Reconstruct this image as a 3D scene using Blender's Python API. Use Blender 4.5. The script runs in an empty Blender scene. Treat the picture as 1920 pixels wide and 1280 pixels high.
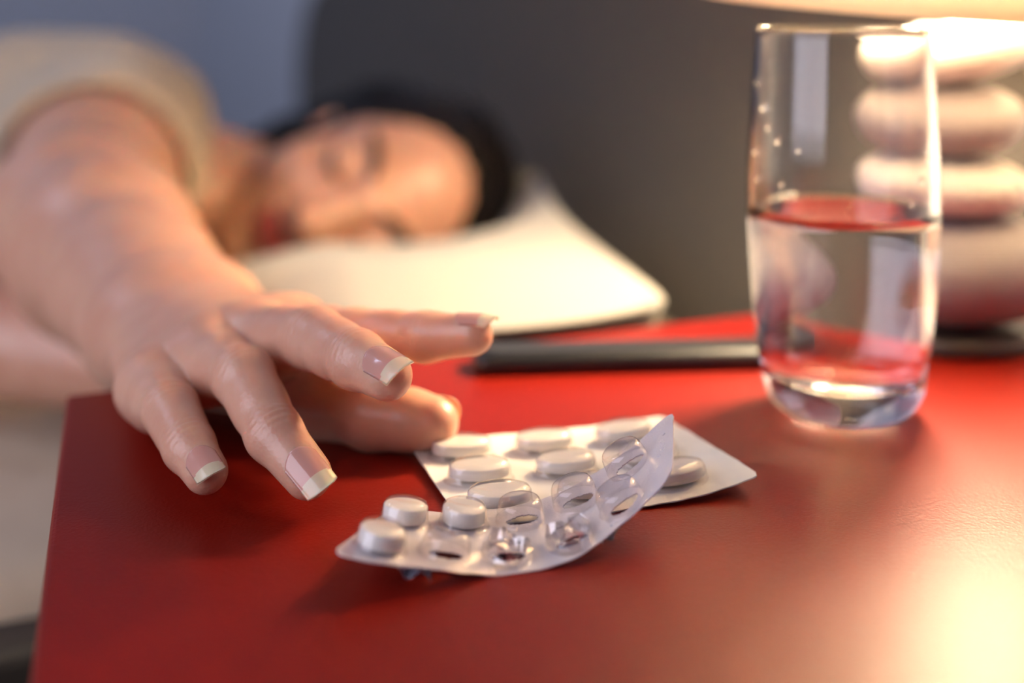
import bpy, bmesh, math, random
import numpy as np
from mathutils import Vector, Matrix, noise

random.seed(4)
sc = bpy.context.scene
C = sc.collection
PI = math.pi

# ---------------------------------------------------------------- camera, light, exposure
TABLE_Z = 0.50                      # height of the nightstand top above the floor
CAM_Z = TABLE_Z + 0.135
PITCH = math.radians(0.0)           # level camera with a dropped lens (shift)
FPX = 2400.0                        # focal length in pixels of a 1920 wide frame
PY0 = FPX * math.tan(PITCH)         # image row of the optical axis (horizon at row 0)
cam = bpy.data.cameras.new('camera')
cam.sensor_width = 36.0
cam.lens = 36.0 * FPX / 1920.0
cam.shift_y = -(640.0 - PY0) / 1920.0
cam.clip_start = 0.01
cam.dof.use_dof = True
cam.dof.focus_distance = 0.334
cam.dof.aperture_fstop = 3.9
cam_o = bpy.data.objects.new('camera', cam)
C.objects.link(cam_o)
cam_o.location = (0, 0, CAM_Z)
cam_o.rotation_euler = (PI / 2 - PITCH, 0, 0)
sc.camera = cam_o

w = bpy.data.worlds.new('world')
sc.world = w
w.use_nodes = True
w.node_tree.nodes['Background'].inputs[0].default_value = (0.50, 0.60, 1.0, 1)
w.node_tree.nodes['Background'].inputs[1].default_value = 0.025

def area_light(name, loc, target, size, power, col):
    l = bpy.data.lights.new(name, 'AREA')
    l.size = size
    l.energy = power
    l.color = col
    o = bpy.data.objects.new(name, l)
    C.objects.link(o)
    o.location = loc
    o.rotation_euler = (Vector(target) - Vector(loc)).to_track_quat('-Z', 'Y').to_euler()
    return o
# added cool fill from the left to brighten the hand, no window behind it
area_light('left_fill', (-0.85, -0.22, 1.00), (-0.05, 0.33, 0.53), 1.05, 12.5, (0.86, 0.84, 1.0))
# added cool fill that lifts the far walls, without a source of its own
area_light('far_fill', (-1.9, 1.2, 2.1), (-0.9, 3.0, 1.0), 0.7, 14.0, (0.60, 0.70, 1.0))
BULB_STRENGTH = 360.0
BULB_COL = (1.0, 0.77, 0.48, 1)

sc.view_settings.view_transform = 'Standard'
sc.view_settings.look = 'None'
sc.view_settings.gamma = 1.0
sc.view_settings.use_curve_mapping = False
sc.view_settings.exposure = 0.0
sc.cycles.use_denoising = True
sc.cycles.max_bounces = 14
sc.cycles.transmission_bounces = 12
sc.cycles.transparent_max_bounces = 8
sc.cycles.sample_clamp_indirect = 30.0
sc.cycles.blur_glossy = 0.6

# ---------------------------------------------------------------- helpers
def P(px, py, d):
    """world point on the viewing ray of a 1920x1280 pixel at depth d (metres ahead of the camera)."""
    a, b = (px - 960.0) / FPX, (PY0 - py) / FPX
    cp, sp = math.cos(PITCH), math.sin(PITCH)
    v = Vector((a, cp + b * sp, -sp + b * cp))
    v *= d / v.y
    return Vector((v.x, v.y, v.z + CAM_Z))

def R(x, y, z):
    """metres relative to the camera's standpoint"""
    return Vector((x, y, z + CAM_Z))

def mat(name, col, rough=0.5, metal=0.0, spec=0.5, **kw):
    m = bpy.data.materials.new(name)
    m.use_nodes = True
    b = m.node_tree.nodes['Principled BSDF']
    b.inputs['Base Color'].default_value = (*col, 1)
    b.inputs['Roughness'].default_value = rough
    b.inputs['Metallic'].default_value = metal
    b.inputs['Specular IOR Level'].default_value = spec
    for k, v in kw.items():
        b.inputs[k.replace('_', ' ')].default_value = v
    return m

def nd(m, t, **inp):
    n = m.node_tree.nodes.new(t)
    for k, v in inp.items():
        n.inputs[k.replace('_', ' ')].default_value = v
    return n

def lk(m, a, ao, b, bi):
    m.node_tree.links.new(a.outputs[ao], b.inputs[bi])

def bump(m, kind='noise', scale=100.0, dist=0.001, strength=1.0, detail=4.0, stretch=None):
    b = m.node_tree.nodes['Principled BSDF']
    tc = nd(m, 'ShaderNodeTexCoord')
    if kind == 'noise':
        t = nd(m, 'ShaderNodeTexNoise', Scale=scale, Detail=detail)
        out = 'Fac'
    elif kind == 'voronoi':
        t = nd(m, 'ShaderNodeTexVoronoi', Scale=scale)
        out = 'Distance'
    else:
        t = nd(m, 'ShaderNodeTexWave', Scale=scale, Distortion=1.5, Detail=2.0)
        t.bands_direction = 'Z'
        out = 'Fac'
    if stretch:
        mp = nd(m, 'ShaderNodeMapping')
        mp.inputs['Scale'].default_value = stretch
        lk(m, tc, 'Object', mp, 'Vector')
        lk(m, mp, 'Vector', t, 'Vector')
    else:
        lk(m, tc, 'Object', t, 'Vector')
    bp = nd(m, 'ShaderNodeBump', Strength=strength, Distance=dist)
    lk(m, t, out, bp, 'Height')
    prev = b.inputs['Normal'].links
    if prev:
        m.node_tree.links.new(prev[0].from_socket, bp.inputs['Normal'])
    lk(m, bp, 'Normal', b, 'Normal')
    return t

def vary(m, c1, c2, scale, detail=3.0, stretch=None, lo=0.35, hi=0.65):
    b = m.node_tree.nodes['Principled BSDF']
    tc = nd(m, 'ShaderNodeTexCoord')
    t = nd(m, 'ShaderNodeTexNoise', Scale=scale, Detail=detail)
    mp = nd(m, 'ShaderNodeMapping')
    if stretch:
        mp.inputs['Scale'].default_value = stretch
    lk(m, tc, 'Object', mp, 'Vector')
    lk(m, mp, 'Vector', t, 'Vector')
    r = nd(m, 'ShaderNodeValToRGB')
    r.color_ramp.elements[0].position = lo
    r.color_ramp.elements[1].position = hi
    r.color_ramp.elements[0].color = (*c1, 1)
    r.color_ramp.elements[1].color = (*c2, 1)
    lk(m, t, 'Fac', r, 'Fac')
    lk(m, r, 'Color', b, 'Base Color')

def link_mesh(name, me, m=None, parent=None, smooth=True):
    o = bpy.data.objects.new(name, me)
    C.objects.link(o)
    if m:
        for mm in (m if isinstance(m, (list, tuple)) else [m]):
            me.materials.append(mm)
    if smooth:
        me.polygons.foreach_set('use_smooth', [True] * len(me.polygons))
    if parent:
        o.parent = parent
        o.matrix_parent_inverse = parent.matrix_world.inverted()
    return o

def obj(name, bm, m=None, parent=None, smooth=True):
    me = bpy.data.meshes.new(name)
    bm.to_mesh(me)
    bm.free()
    return link_mesh(name, me, m, parent, smooth)

def pyobj(name, vs, fs, m=None, parent=None, smooth=True):
    me = bpy.data.meshes.new(name)
    me.from_pydata([tuple(v) for v in vs], [], fs)
    me.update()
    return link_mesh(name, me, m, parent, smooth)

def npobj_mesh(name, V, Q):
    me = bpy.data.meshes.new(name)
    me.vertices.add(len(V))
    me.vertices.foreach_set('co', np.asarray(V, np.float32).ravel())
    n = len(Q)
    me.loops.add(n * 4)
    me.polygons.add(n)
    me.loops.foreach_set('vertex_index', np.asarray(Q, np.int32).ravel())
    me.polygons.foreach_set('loop_start', np.arange(0, n * 4, 4, dtype=np.int32))
    me.update(calc_edges=True)
    me.validate()
    return me

def empty(name, loc, label=None, cat=None, group=None, rz=0.0):
    o = bpy.data.objects.new(name, None)
    C.objects.link(o)
    o.empty_display_size = 0.02
    o.location = loc
    o.rotation_euler = (0, 0, rz)
    bpy.context.view_layer.update()
    return tag(o, label, cat, group)

def tag(o, label=None, cat=None, group=None, kind=None):
    for k, v in (('label', label), ('category', cat), ('group', group), ('kind', kind)):
        if v:
            o[k] = v
    return o

def bevel_all(bm, off, seg=3):
    bmesh.ops.bevel(bm, geom=bm.edges[:], offset=off, segments=seg, affect='EDGES', profile=0.5)

def box_bm(sx, sy, sz, c=(0, 0, 0), bev=0.0, seg=3):
    bm = bmesh.new()
    bmesh.ops.create_cube(bm, size=1.0)
    for v in bm.verts:
        v.co = Vector((v.co.x * sx + c[0], v.co.y * sy + c[1], v.co.z * sz + c[2]))
    if bev:
        bevel_all(bm, bev, seg)
    return bm

def prism_bm(poly, z0, z1, bev=0.0, seg=3):
    bm = bmesh.new()
    lo = [bm.verts.new((p[0], p[1], z0)) for p in poly]
    hi = [bm.verts.new((p[0], p[1], z1)) for p in poly]
    n = len(poly)
    bm.faces.new(lo[::-1])
    bm.faces.new(hi)
    for i in range(n):
        bm.faces.new((lo[i], lo[(i + 1) % n], hi[(i + 1) % n], hi[i]))
    bmesh.ops.recalc_face_normals(bm, faces=bm.faces[:])
    if bev:
        bevel_all(bm, bev, seg)
    return bm

def lathe_bm(prof, seg=64, closed=False, bm=None):
    """revolve (r, z) points about Z; r = 0 ends become poles"""
    bm = bm or bmesh.new()
    rings = []
    for r, z in prof:
        if r < 1e-6:
            rings.append([bm.verts.new((0, 0, z))])
        else:
            rings.append([bm.verts.new((r * math.cos(2 * PI * k / seg), r * math.sin(2 * PI * k / seg), z)) for k in range(seg)])
    pairs = list(zip(rings, rings[1:])) + ([(rings[-1], rings[0])] if closed else [])
    for a, b in pairs:
        for k in range(seg):
            q = (k + 1) % seg
            if len(a) == 1 and len(b) == 1:
                continue
            if len(a) == 1:
                bm.faces.new((a[0], b[k], b[q]))
            elif len(b) == 1:
                bm.faces.new((a[k], a[q], b[0]))
            else:
                bm.faces.new((a[k], a[q], b[q], b[k]))
    bmesh.ops.recalc_face_normals(bm, faces=bm.faces[:])
    return bm

def smooth_prof(pts, n=6):
    """Catmull-Rom through 2-D points"""
    out = []
    for i in range(len(pts) - 1):
        p0 = pts[max(i - 1, 0)]; p1 = pts[i]; p2 = pts[i + 1]; p3 = pts[min(i + 2, len(pts) - 1)]
        for k in range(n):
            t = k / n
            out.append(tuple(0.5 * ((2 * p1[j]) + (-p0[j] + p2[j]) * t + (2 * p0[j] - 5 * p1[j] + 4 * p2[j] - p3[j]) * t * t
                                    + (-p0[j] + 3 * p1[j] - 3 * p2[j] + p3[j]) * t ** 3) for j in range(len(p1))))
    out.append(tuple(pts[-1]))
    return out

# ---------------------------------------------------------------- implicit surfaces (for the figure)
def V3(v):
    return np.array([v[0], v[1], v[2]], np.float32)

def cone(p, a, b, ra, rb):
    a, b = V3(a), V3(b)
    ba = b - a
    t = np.clip(((p - a) @ ba) / float(ba @ ba), 0, 1)
    return np.sqrt((((p - a) - t[:, None] * ba) ** 2).sum(1)) - (ra + (rb - ra) * t)

def ball(p, c, r):
    return np.sqrt(((p - V3(c)) ** 2).sum(1)) - r

def ellip(p, c, r):
    q = p - V3(c)
    r = V3(r)
    k0 = np.sqrt(((q / r) ** 2).sum(1))
    k1 = np.sqrt(((q / (r * r)) ** 2).sum(1))
    return k0 * (k0 - 1.0) / np.maximum(k1, 1e-6)

def smin(a, b, k):
    h = np.maximum(k - np.abs(a - b), 0.0) / k
    return np.minimum(a, b) - h * h * k * 0.25

def smax(a, b, k):
    return -smin(-a, -b, k)

def mesh_sdf(f, lo, hi, h):
    """sparse evaluation of f on a grid of step h, then naive surface nets -> vertices, quads"""
    B = 8
    lo = np.array(lo, np.float32)
    nb = np.ceil((np.array(hi) - lo) / (h * B)).astype(int)
    N = nb * B + 1
    bc = np.stack(np.meshgrid(*[np.arange(n) for n in nb], indexing='ij'), -1).reshape(-1, 3)
    dc = np.concatenate([f((lo + (c + 0.5) * B * h).astype(np.float32)) for c in np.array_split(bc, max(1, len(bc) // 60000))])
    act = np.abs(dc) < B * h * 1.15
    G = np.empty(tuple(N), np.float32)
    s = np.where(dc < 0, -1.0, 1.0).astype(np.float32).reshape(tuple(nb))
    G[:-1, :-1, :-1] = np.repeat(np.repeat(np.repeat(s, B, 0), B, 1), B, 2)
    G[-1] = G[-2]; G[:, -1] = G[:, -2]; G[:, :, -1] = G[:, :, -2]
    off = np.stack(np.meshgrid(*[np.arange(B + 1)] * 3, indexing='ij'), -1).reshape(-1, 3)
    blocks = bc[act] * B
    for ch in np.array_split(blocks, max(1, len(blocks) // 400)):
        idx = (ch[:, None, :] + off[None]).reshape(-1, 3)
        d = f((lo + idx * h).astype(np.float32))
        G[idx[:, 0], idx[:, 1], idx[:, 2]] = d
    S = G < 0
    cnt = np.zeros(tuple(N - 1), np.int8)
    for i in (0, 1):
        for j in (0, 1):
            for k in (0, 1):
                cnt += S[i:N[0] - 1 + i, j:N[1] - 1 + j, k:N[2] - 1 + k]
    cells = np.argwhere((cnt > 0) & (cnt < 8))
    ids = np.full(tuple(N - 1), -1, np.int32)
    ids[cells[:, 0], cells[:, 1], cells[:, 2]] = np.arange(len(cells))
    acc = np.zeros((len(cells), 3), np.float64)
    num = np.zeros(len(cells))
    cor = [(i, j, k) for i in (0, 1) for j in (0, 1) for k in (0, 1)]
    for a in cor:
        for ax in range(3):
            if a[ax]:
                continue
            b = list(a); b[ax] = 1
            va = G[cells[:, 0] + a[0], cells[:, 1] + a[1], cells[:, 2] + a[2]]
            vb = G[cells[:, 0] + b[0], cells[:, 1] + b[1], cells[:, 2] + b[2]]
            x = (va < 0) != (vb < 0)
            t = np.where(x, va / np.where(x, va - vb, 1), 0)
            for q in range(3):
                acc[:, q] += np.where(x, a[q] + (t if q == ax else 0), 0)
            num += x
    V = lo + (cells + acc / num[:, None]) * h
    Q = []
    for ax in range(3):
        u, v = (ax + 1) % 3, (ax + 2) % 3
        sl0 = [slice(None)] * 3; sl1 = [slice(None)] * 3
        sl0[ax] = slice(0, N[ax] - 1); sl1[ax] = slice(1, N[ax])
        E = np.argwhere(S[tuple(sl0)] != S[tuple(sl1)])
        E = E[(E[:, u] > 0) & (E[:, v] > 0) & (E[:, u] < N[u] - 1) & (E[:, v] < N[v] - 1)]
        ins = S[E[:, 0], E[:, 1], E[:, 2]]
        def cid(du, dv):
            e = E.copy(); e[:, u] -= du; e[:, v] -= dv
            return ids[e[:, 0], e[:, 1], e[:, 2]]
        q = np.stack([cid(1, 1), cid(0, 1), cid(0, 0), cid(1, 0)], 1)
        q[~ins] = q[~ins][:, ::-1]
        Q.append(q)
    Q = np.concatenate(Q)
    return V, Q[(Q >= 0).all(1)]

# ---------------------------------------------------------------- materials
M = {}
M['red'] = mat('red_lacquer', (0.50, 0.012, 0.006), 0.42, spec=0.24)
vary(M['red'], (0.185, 0.0055, 0.0014), (0.215, 0.0072, 0.0018), 9.0)
bump(M['red'], 'noise', 1100.0, 0.00016, 0.6, 3.0)
bump(M['red'], 'voronoi', 700.0, 0.00010, 0.35)
bump(M['red'], 'noise', 130.0, 0.0003, 0.10, 2.0)
M['dark_wood'] = mat('dark_carcass', (0.10, 0.012, 0.010), 0.5)
M['steel'] = mat('brushed_steel', (0.6, 0.58, 0.55), 0.3, 1.0)
M['foil'] = mat('blister_foil', (0.72, 0.67, 0.69), 0.34, 0.2, Coat_Weight=0.4, Coat_Roughness=0.15)
t = bump(M['foil'], 'voronoi', 1500.0, 0.0001, 0.55)
M['foil_light'] = mat('pale_blister_foil', (0.89, 0.86, 0.81), 0.38, 0.0, Coat_Weight=0.4, Coat_Roughness=0.15)
bump(M['foil_light'], 'voronoi', 1500.0, 0.0001, 0.4)
M['foil_back'] = mat('torn_foil', (0.42, 0.44, 0.52), 0.3, 0.85)
M['pvc'] = mat('clear_blister_plastic', (1.0, 0.98, 0.97), 0.06)
M['pvc_crushed'] = mat('crushed_blister_plastic', (1.0, 0.98, 0.97), 0.06)
def pvc_nodes(k, g):                                   # thin film: clear with a fresnel gloss
    m = M[k]
    out = m.node_tree.nodes['Material Output']
    tr = nd(m, 'ShaderNodeBsdfTransparent')
    tr.inputs['Color'].default_value = (0.93, 0.91, 0.91, 1)
    gl_ = nd(m, 'ShaderNodeBsdfGlossy', Roughness=0.045)
    lw = nd(m, 'ShaderNodeLayerWeight', Blend=0.5)
    pw = nd(m, 'ShaderNodeMath'); pw.operation = 'POWER'; pw.inputs[1].default_value = 3.0
    fr = nd(m, 'ShaderNodeMath'); fr.operation = 'MULTIPLY_ADD'; fr.inputs[1].default_value = 0.60; fr.inputs[2].default_value = g
    lk(m, lw, 'Facing', pw, 0); lk(m, pw, 'Value', fr, 0)
    mx = nd(m, 'ShaderNodeMixShader')
    lk(m, fr, 'Value', mx, 'Fac'); lk(m, tr, 'BSDF', mx, 1); lk(m, gl_, 'BSDF', mx, 2)
    lk(m, mx, 'Shader', out, 'Surface')
pvc_nodes('pvc', 0.07)
pvc_nodes('pvc_crushed', 0.22)
M['pill'] = mat('white_tablet', (0.90, 0.87, 0.82), 0.45, Subsurface_Weight=0.15)
M['pill'].node_tree.nodes['Principled BSDF'].inputs['Subsurface Radius'].default_value = (0.002, 0.0015, 0.001)
bump(M['pill'], 'noise', 1200.0, 0.00005, 0.5)
M['glass'] = mat('clear_glass', (1, 1, 1), 0.0, Transmission_Weight=1.0, IOR=1.5)
M['water'] = mat('water', (1, 1, 1), 0.0, Transmission_Weight=1.0, IOR=1.333)
M['black'] = mat('black_plastic', (0.012, 0.012, 0.014), 0.35)
M['black_gloss'] = mat('black_gloss', (0.03, 0.03, 0.033), 0.28)
M['stone_dark'] = mat('mauve_ceramic', (0.28, 0.25, 0.27), 0.4)
M['stone_pale'] = mat('cream_ceramic', (0.62, 0.58, 0.56), 0.4)
for k in ('stone_dark', 'stone_pale'):
    bump(M[k], 'wave', 260.0, 0.0004, 0.5)
M['neck'] = mat('dark_lamp_stem', (0.05, 0.035, 0.03), 0.4)
M['shade'] = mat('cream_lamp_fabric', (0.86, 0.78, 0.66), 0.8)
def shade_nodes(k, f):
    m = M[k]
    out = m.node_tree.nodes['Material Output']
    b = m.node_tree.nodes['Principled BSDF']
    tr = nd(m, 'ShaderNodeBsdfTranslucent')
    tr.inputs['Color'].default_value = (0.90, 0.82, 0.70, 1)
    mx = nd(m, 'ShaderNodeMixShader', Fac=f)
    lk(m, b, 'BSDF', mx, 1)
    lk(m, tr, 'BSDF', mx, 2)
    lk(m, mx, 'Shader', out, 'Surface')
shade_nodes('shade', 0.78)
bump(M['shade'], 'noise', 500.0, 0.0004, 0.4)
M['tape'] = mat('cream_binding_tape', (0.80, 0.72, 0.62), 0.8)
shade_nodes('tape', 0.35)
M['bulb'] = mat('lit_bulb', (1, 1, 1), 0.3)
M['bulb'].node_tree.nodes['Principled BSDF'].inputs['Emission Color'].default_value = BULB_COL
M['bulb'].node_tree.nodes['Principled BSDF'].inputs['Emission Strength'].default_value = BULB_STRENGTH
M['sheet'] = mat('cream_bed_linen', (0.58, 0.47, 0.34), 0.9, Sheen_Weight=0.2)
bump(M['sheet'], 'noise', 14.0, 0.012, 0.5, 3.0)
bump(M['sheet'], 'noise', 700.0, 0.0003, 0.4)
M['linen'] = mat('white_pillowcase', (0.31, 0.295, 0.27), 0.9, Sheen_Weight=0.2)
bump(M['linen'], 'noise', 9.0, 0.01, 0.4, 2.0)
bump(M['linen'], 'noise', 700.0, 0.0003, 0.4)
M['headboard'] = mat('charcoal_upholstery', (0.066, 0.057, 0.050), 0.85, Sheen_Weight=0.15)
bump(M['headboard'], 'noise', 500.0, 0.0006, 0.6)
M['bedframe'] = mat('black_bed_frame', (0.018, 0.016, 0.016), 0.6)
M['wall'] = mat('blue_grey_wall', (0.62, 0.63, 0.68), 0.9)
bump(M['wall'], 'noise', 60.0, 0.002, 0.2)
M['floor'] = mat('dark_floor', (0.06, 0.045, 0.035), 0.5)
vary(M['floor'], (0.05, 0.035, 0.025), (0.09, 0.06, 0.045), 3.0, 6.0, (1, 14, 1))
M['shirt'] = mat('beige_jersey', (0.52, 0.42, 0.30), 0.9, Sheen_Weight=0.25)
bump(M['shirt'], 'noise', 22.0, 0.006, 0.5, 2.0)
bump(M['shirt'], 'noise', 900.0, 0.0004, 0.5)
M['trousers'] = mat('grey_pyjama_cotton', (0.22, 0.22, 0.25), 0.9)
bump(M['trousers'], 'noise', 18.0, 0.006, 0.5)
M['hair'] = mat('black_hair', (0.006, 0.004, 0.0035), 0.55, spec=0.25)
bump(M['hair'], 'noise', 60.0, 0.003, 0.8, 4.0, (1, 1, 0.12))
M['brow'] = mat('dark_brow', (0.03, 0.016, 0.011), 0.7)

def skin_nodes():
    m = mat('skin', (0.62, 0.34, 0.235), 0.34, spec=0.6, Subsurface_Weight=0.45, Subsurface_Scale=0.007)
    b = m.node_tree.nodes['Principled BSDF']
    b.inputs['Subsurface Radius'].default_value = (1.0, 0.32, 0.14)
    vary(m, (0.605, 0.310, 0.212), (0.655, 0.365, 0.255), 70.0, 3.0)
    # lips carry their own colour, stored per vertex
    at = nd(m, 'ShaderNodeAttribute')
    at.attribute_name = 'lips'
    mx = nd(m, 'ShaderNodeMix')
    mx.data_type = 'RGBA'
    src = b.inputs['Base Color'].links[0].from_socket
    lk(m, at, 'Fac', mx, 'Factor')
    m.node_tree.links.new(src, mx.inputs[6])
    mx.inputs[7].default_value = (0.33, 0.055, 0.05, 1)
    m.node_tree.links.new(mx.outputs[2], b.inputs['Base Color'])
    bump(m, 'voronoi', 900.0, 0.00016, 0.35)
    bump(m, 'noise', 260.0, 0.0005, 0.25, 3.0)
    return m
M['skin'] = skin_nodes()
M['nail'] = mat('nail_pink', (0.66, 0.31, 0.25), 0.16, Coat_Weight=0.5, Subsurface_Weight=0.3, Subsurface_Scale=0.003)
M['nail_tip'] = mat('nail_ivory', (0.76, 0.57, 0.40), 0.22, Coat_Weight=0.3, Subsurface_Weight=0.4, Subsurface_Scale=0.003)

# ---------------------------------------------------------------- the room
TZ = TABLE_Z
A = Vector((-0.1524, 0.438))                 # nightstand corner beside the bed
ND = Vector((-0.9158, -0.4016))              # into the room, away from the headboard wall
ED = Vector((-0.4016, 0.9158))               # along the headboard wall, away from the camera
O = Vector((0.284, 0.60))                     # a foot point on the headboard's face
def wf(s, t):                                # s along the wall, t out from the headboard face
    p = O + ED * s + ND * t
    return (p.x, p.y)
def plane_box(name, s0, s1, t0, t1, z0, z1, m, bev=0.0, parent=None, seg=3):
    return obj(name, prism_bm([wf(s0, t0), wf(s1, t0), wf(s1, t1), wf(s0, t1)], z0, z1, bev, seg), m, parent, smooth=False)

tag(plane_box('floor', -1.6, 2.9, -0.15, 3.4, -0.05, 0.0, M['floor']), kind='structure')
tag(plane_box('wall_right', -1.6, 2.9, -0.17, -0.07, 0.0, 2.5, M['wall']), kind='structure')
tag(plane_box('wall_back', 2.8, 2.9, -0.07, 3.4, 0.0, 2.5, M['wall']), kind='structure')
tag(plane_box('baseboard_back', 2.785, 2.8, -0.07, 3.4, 0.0, 0.08, M['sheet']), kind='structure')

# ---------------------------------------------------------------- bed
MZ = CAM_Z - 0.235                           # mattress top
s_bed = ((A - O).dot(ED))                    # offset of the nightstand's bed-side edge
B0, B1 = s_bed + 0.08, s_bed + 1.48
bed = empty('bed', (*wf(B0 + 0.8, 1.0), 0), 'low bed frame with a tall charcoal upholstered headboard', 'bed')
rail = prism_bm([wf(B0 - 0.0, 0.0), wf(B1, 0.0), wf(B1, 2.05), wf(B0 - 0.0, 2.05)], 0.10, MZ - 0.10, 0.012)
obj('frame', rail, M['bedframe'], bed, False)
for q in ((B0 - .03, B0, 0.0, 2.08), (B1, B1 + .03, 0.0, 2.08), (B0, B1, 2.05, 2.08)):
    plane_box('side_rail', *q, 0.10, MZ - 0.008, M['bedframe'], 0.006, bed)
for s, tt in ((B0 + .08, .1), (B1 - .08, .1), (B0 + .08, 1.95), (B1 - .08, 1.95)):
    c = wf(s, tt)
    obj('leg', prism_bm([(c[0] - .03, c[1] - .03), (c[0] + .03, c[1] - .03), (c[0] + .03, c[1] + .03), (c[0] - .03, c[1] + .03)], 0.0, 0.10), M['bedframe'], bed, False)

def headboard():
    """upholstered panel with rounded top corners, standing along the wall"""
    s0, s1, z0, z1, r = 0.085, 1.56, 0.05, CAM_Z + 0.035, 0.16
    out = [(s0, z0), (s1, z0)]
    for k in range(13):
        a = PI / 2 * k / 12
        out.append((s1 - r + r * math.cos(a), z1 - r + r * math.sin(a)))
    for k in range(13):
        a = PI / 2 + PI / 2 * k / 12
        out.append((s0 + r + r * math.cos(a), z1 - r + r * math.sin(a)))
    bm = bmesh.new()
    fr = [bm.verts.new((*wf(s, 0.0), z)) for s, z in out]
    bk = [bm.verts.new((*wf(s, -0.06), z)) for s, z in out]
    bm.faces.new(fr); bm.faces.new(bk[::-1])
    n = len(out)
    for i in range(n):
        bm.faces.new((fr[i], bk[i], bk[(i + 1) % n], fr[(i + 1) % n]))
    bmesh.ops.recalc_face_normals(bm, faces=bm.faces[:])
    e = [e for e in bm.edges if (e.verts[0] in fr) and (e.verts[1] in fr)]
    bmesh.ops.bevel(bm, geom=e, offset=0.012, segments=3, affect='EDGES')
    return obj('headboard', bm, M['headboard'], bed, False)
headboard()
mt = obj('mattress', prism_bm([wf(B0 + .01, 0.004), wf(B1 - .01, 0.004), wf(B1 - .01, 2.02), wf(B0 + .01, 2.02)], MZ - 0.10, MZ, 0.028, 5),
         M['sheet'])
tag(mt, 'mattress covered with a cream fitted sheet, under the pillow', 'mattress')

# ---------------------------------------------------------------- nightstand
ns_l = Vector((0.294, -0.955))               # along its left edge, towards the camera
near = A + ns_l * 0.40
B = A - ND * ((A - O).dot(ND) - 0.006)
near_r = near - ND * 0.44
ns = empty('nightstand', ((A.x + near_r.x) / 2, (A.y + near_r.y) / 2, 0), 'red lacquered nightstand with a satin top beside the bed', 'nightstand')
top_poly = [A, near, near_r, B]
top = obj('top', prism_bm([tuple(p) for p in top_poly], TZ - 0.024, TZ, 0.0016, 3), M['red'], ns, False)
cen = sum((Vector(p) for p in top_poly), Vector((0, 0))) / 4
body_poly = [tuple(cen + (p - cen) * 0.93) for p in top_poly]
obj('carcass', prism_bm(body_poly, 0.09, TZ - 0.024, 0.002), M['red'], ns, False)
fl, fn = Vector(body_poly[0]), Vector(body_poly[1])
fd = (fn - fl).normalized()
fo = Vector((fd.y, -fd.x))
if fo.dot(ND) < 0:
    fo = -fo
for i in range(2):
    z0 = 0.10 + i * 0.185
    q = [fl + fd * 0.008, fn - fd * 0.008]
    d = obj('drawer', prism_bm([tuple(q[0]), tuple(q[1]), tuple(q[1] + fo * 0.016), tuple(q[0] + fo * 0.016)], z0, z0 + 0.178, 0.002), M['red'], ns, False)
    c = (q[0] + q[1]) / 2 + fo * 0.024
    hb = prism_bm([tuple(c - fd * .05 - fo * .004), tuple(c + fd * .05 - fo * .004), tuple(c + fd * .05 + fo * .004), tuple(c - fd * .05 + fo * .004)], z0 + .085, z0 + .095, 0.002)
    for sg in (-1, 1):
        cc = c + fd * .04 * sg - fo * .006
        b2 = box_bm(.008, .012, .008, (cc.x, cc.y, z0 + .09))
        me_tmp = bpy.data.meshes.new('tmp'); b2.to_mesh(me_tmp); b2.free(); hb.from_mesh(me_tmp); bpy.data.meshes.remove(me_tmp)
    obj('handle', hb, M['steel'], d, False)
for p in body_poly:
    p = Vector(p); p = cen + (p - cen) * 0.9
    obj('leg', prism_bm([(p.x - .018, p.y - .018), (p.x + .018, p.y - .018), (p.x + .018, p.y + .018), (p.x - .018, p.y + .018)], 0, 0.09), M['dark_wood'], ns, False)

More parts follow.
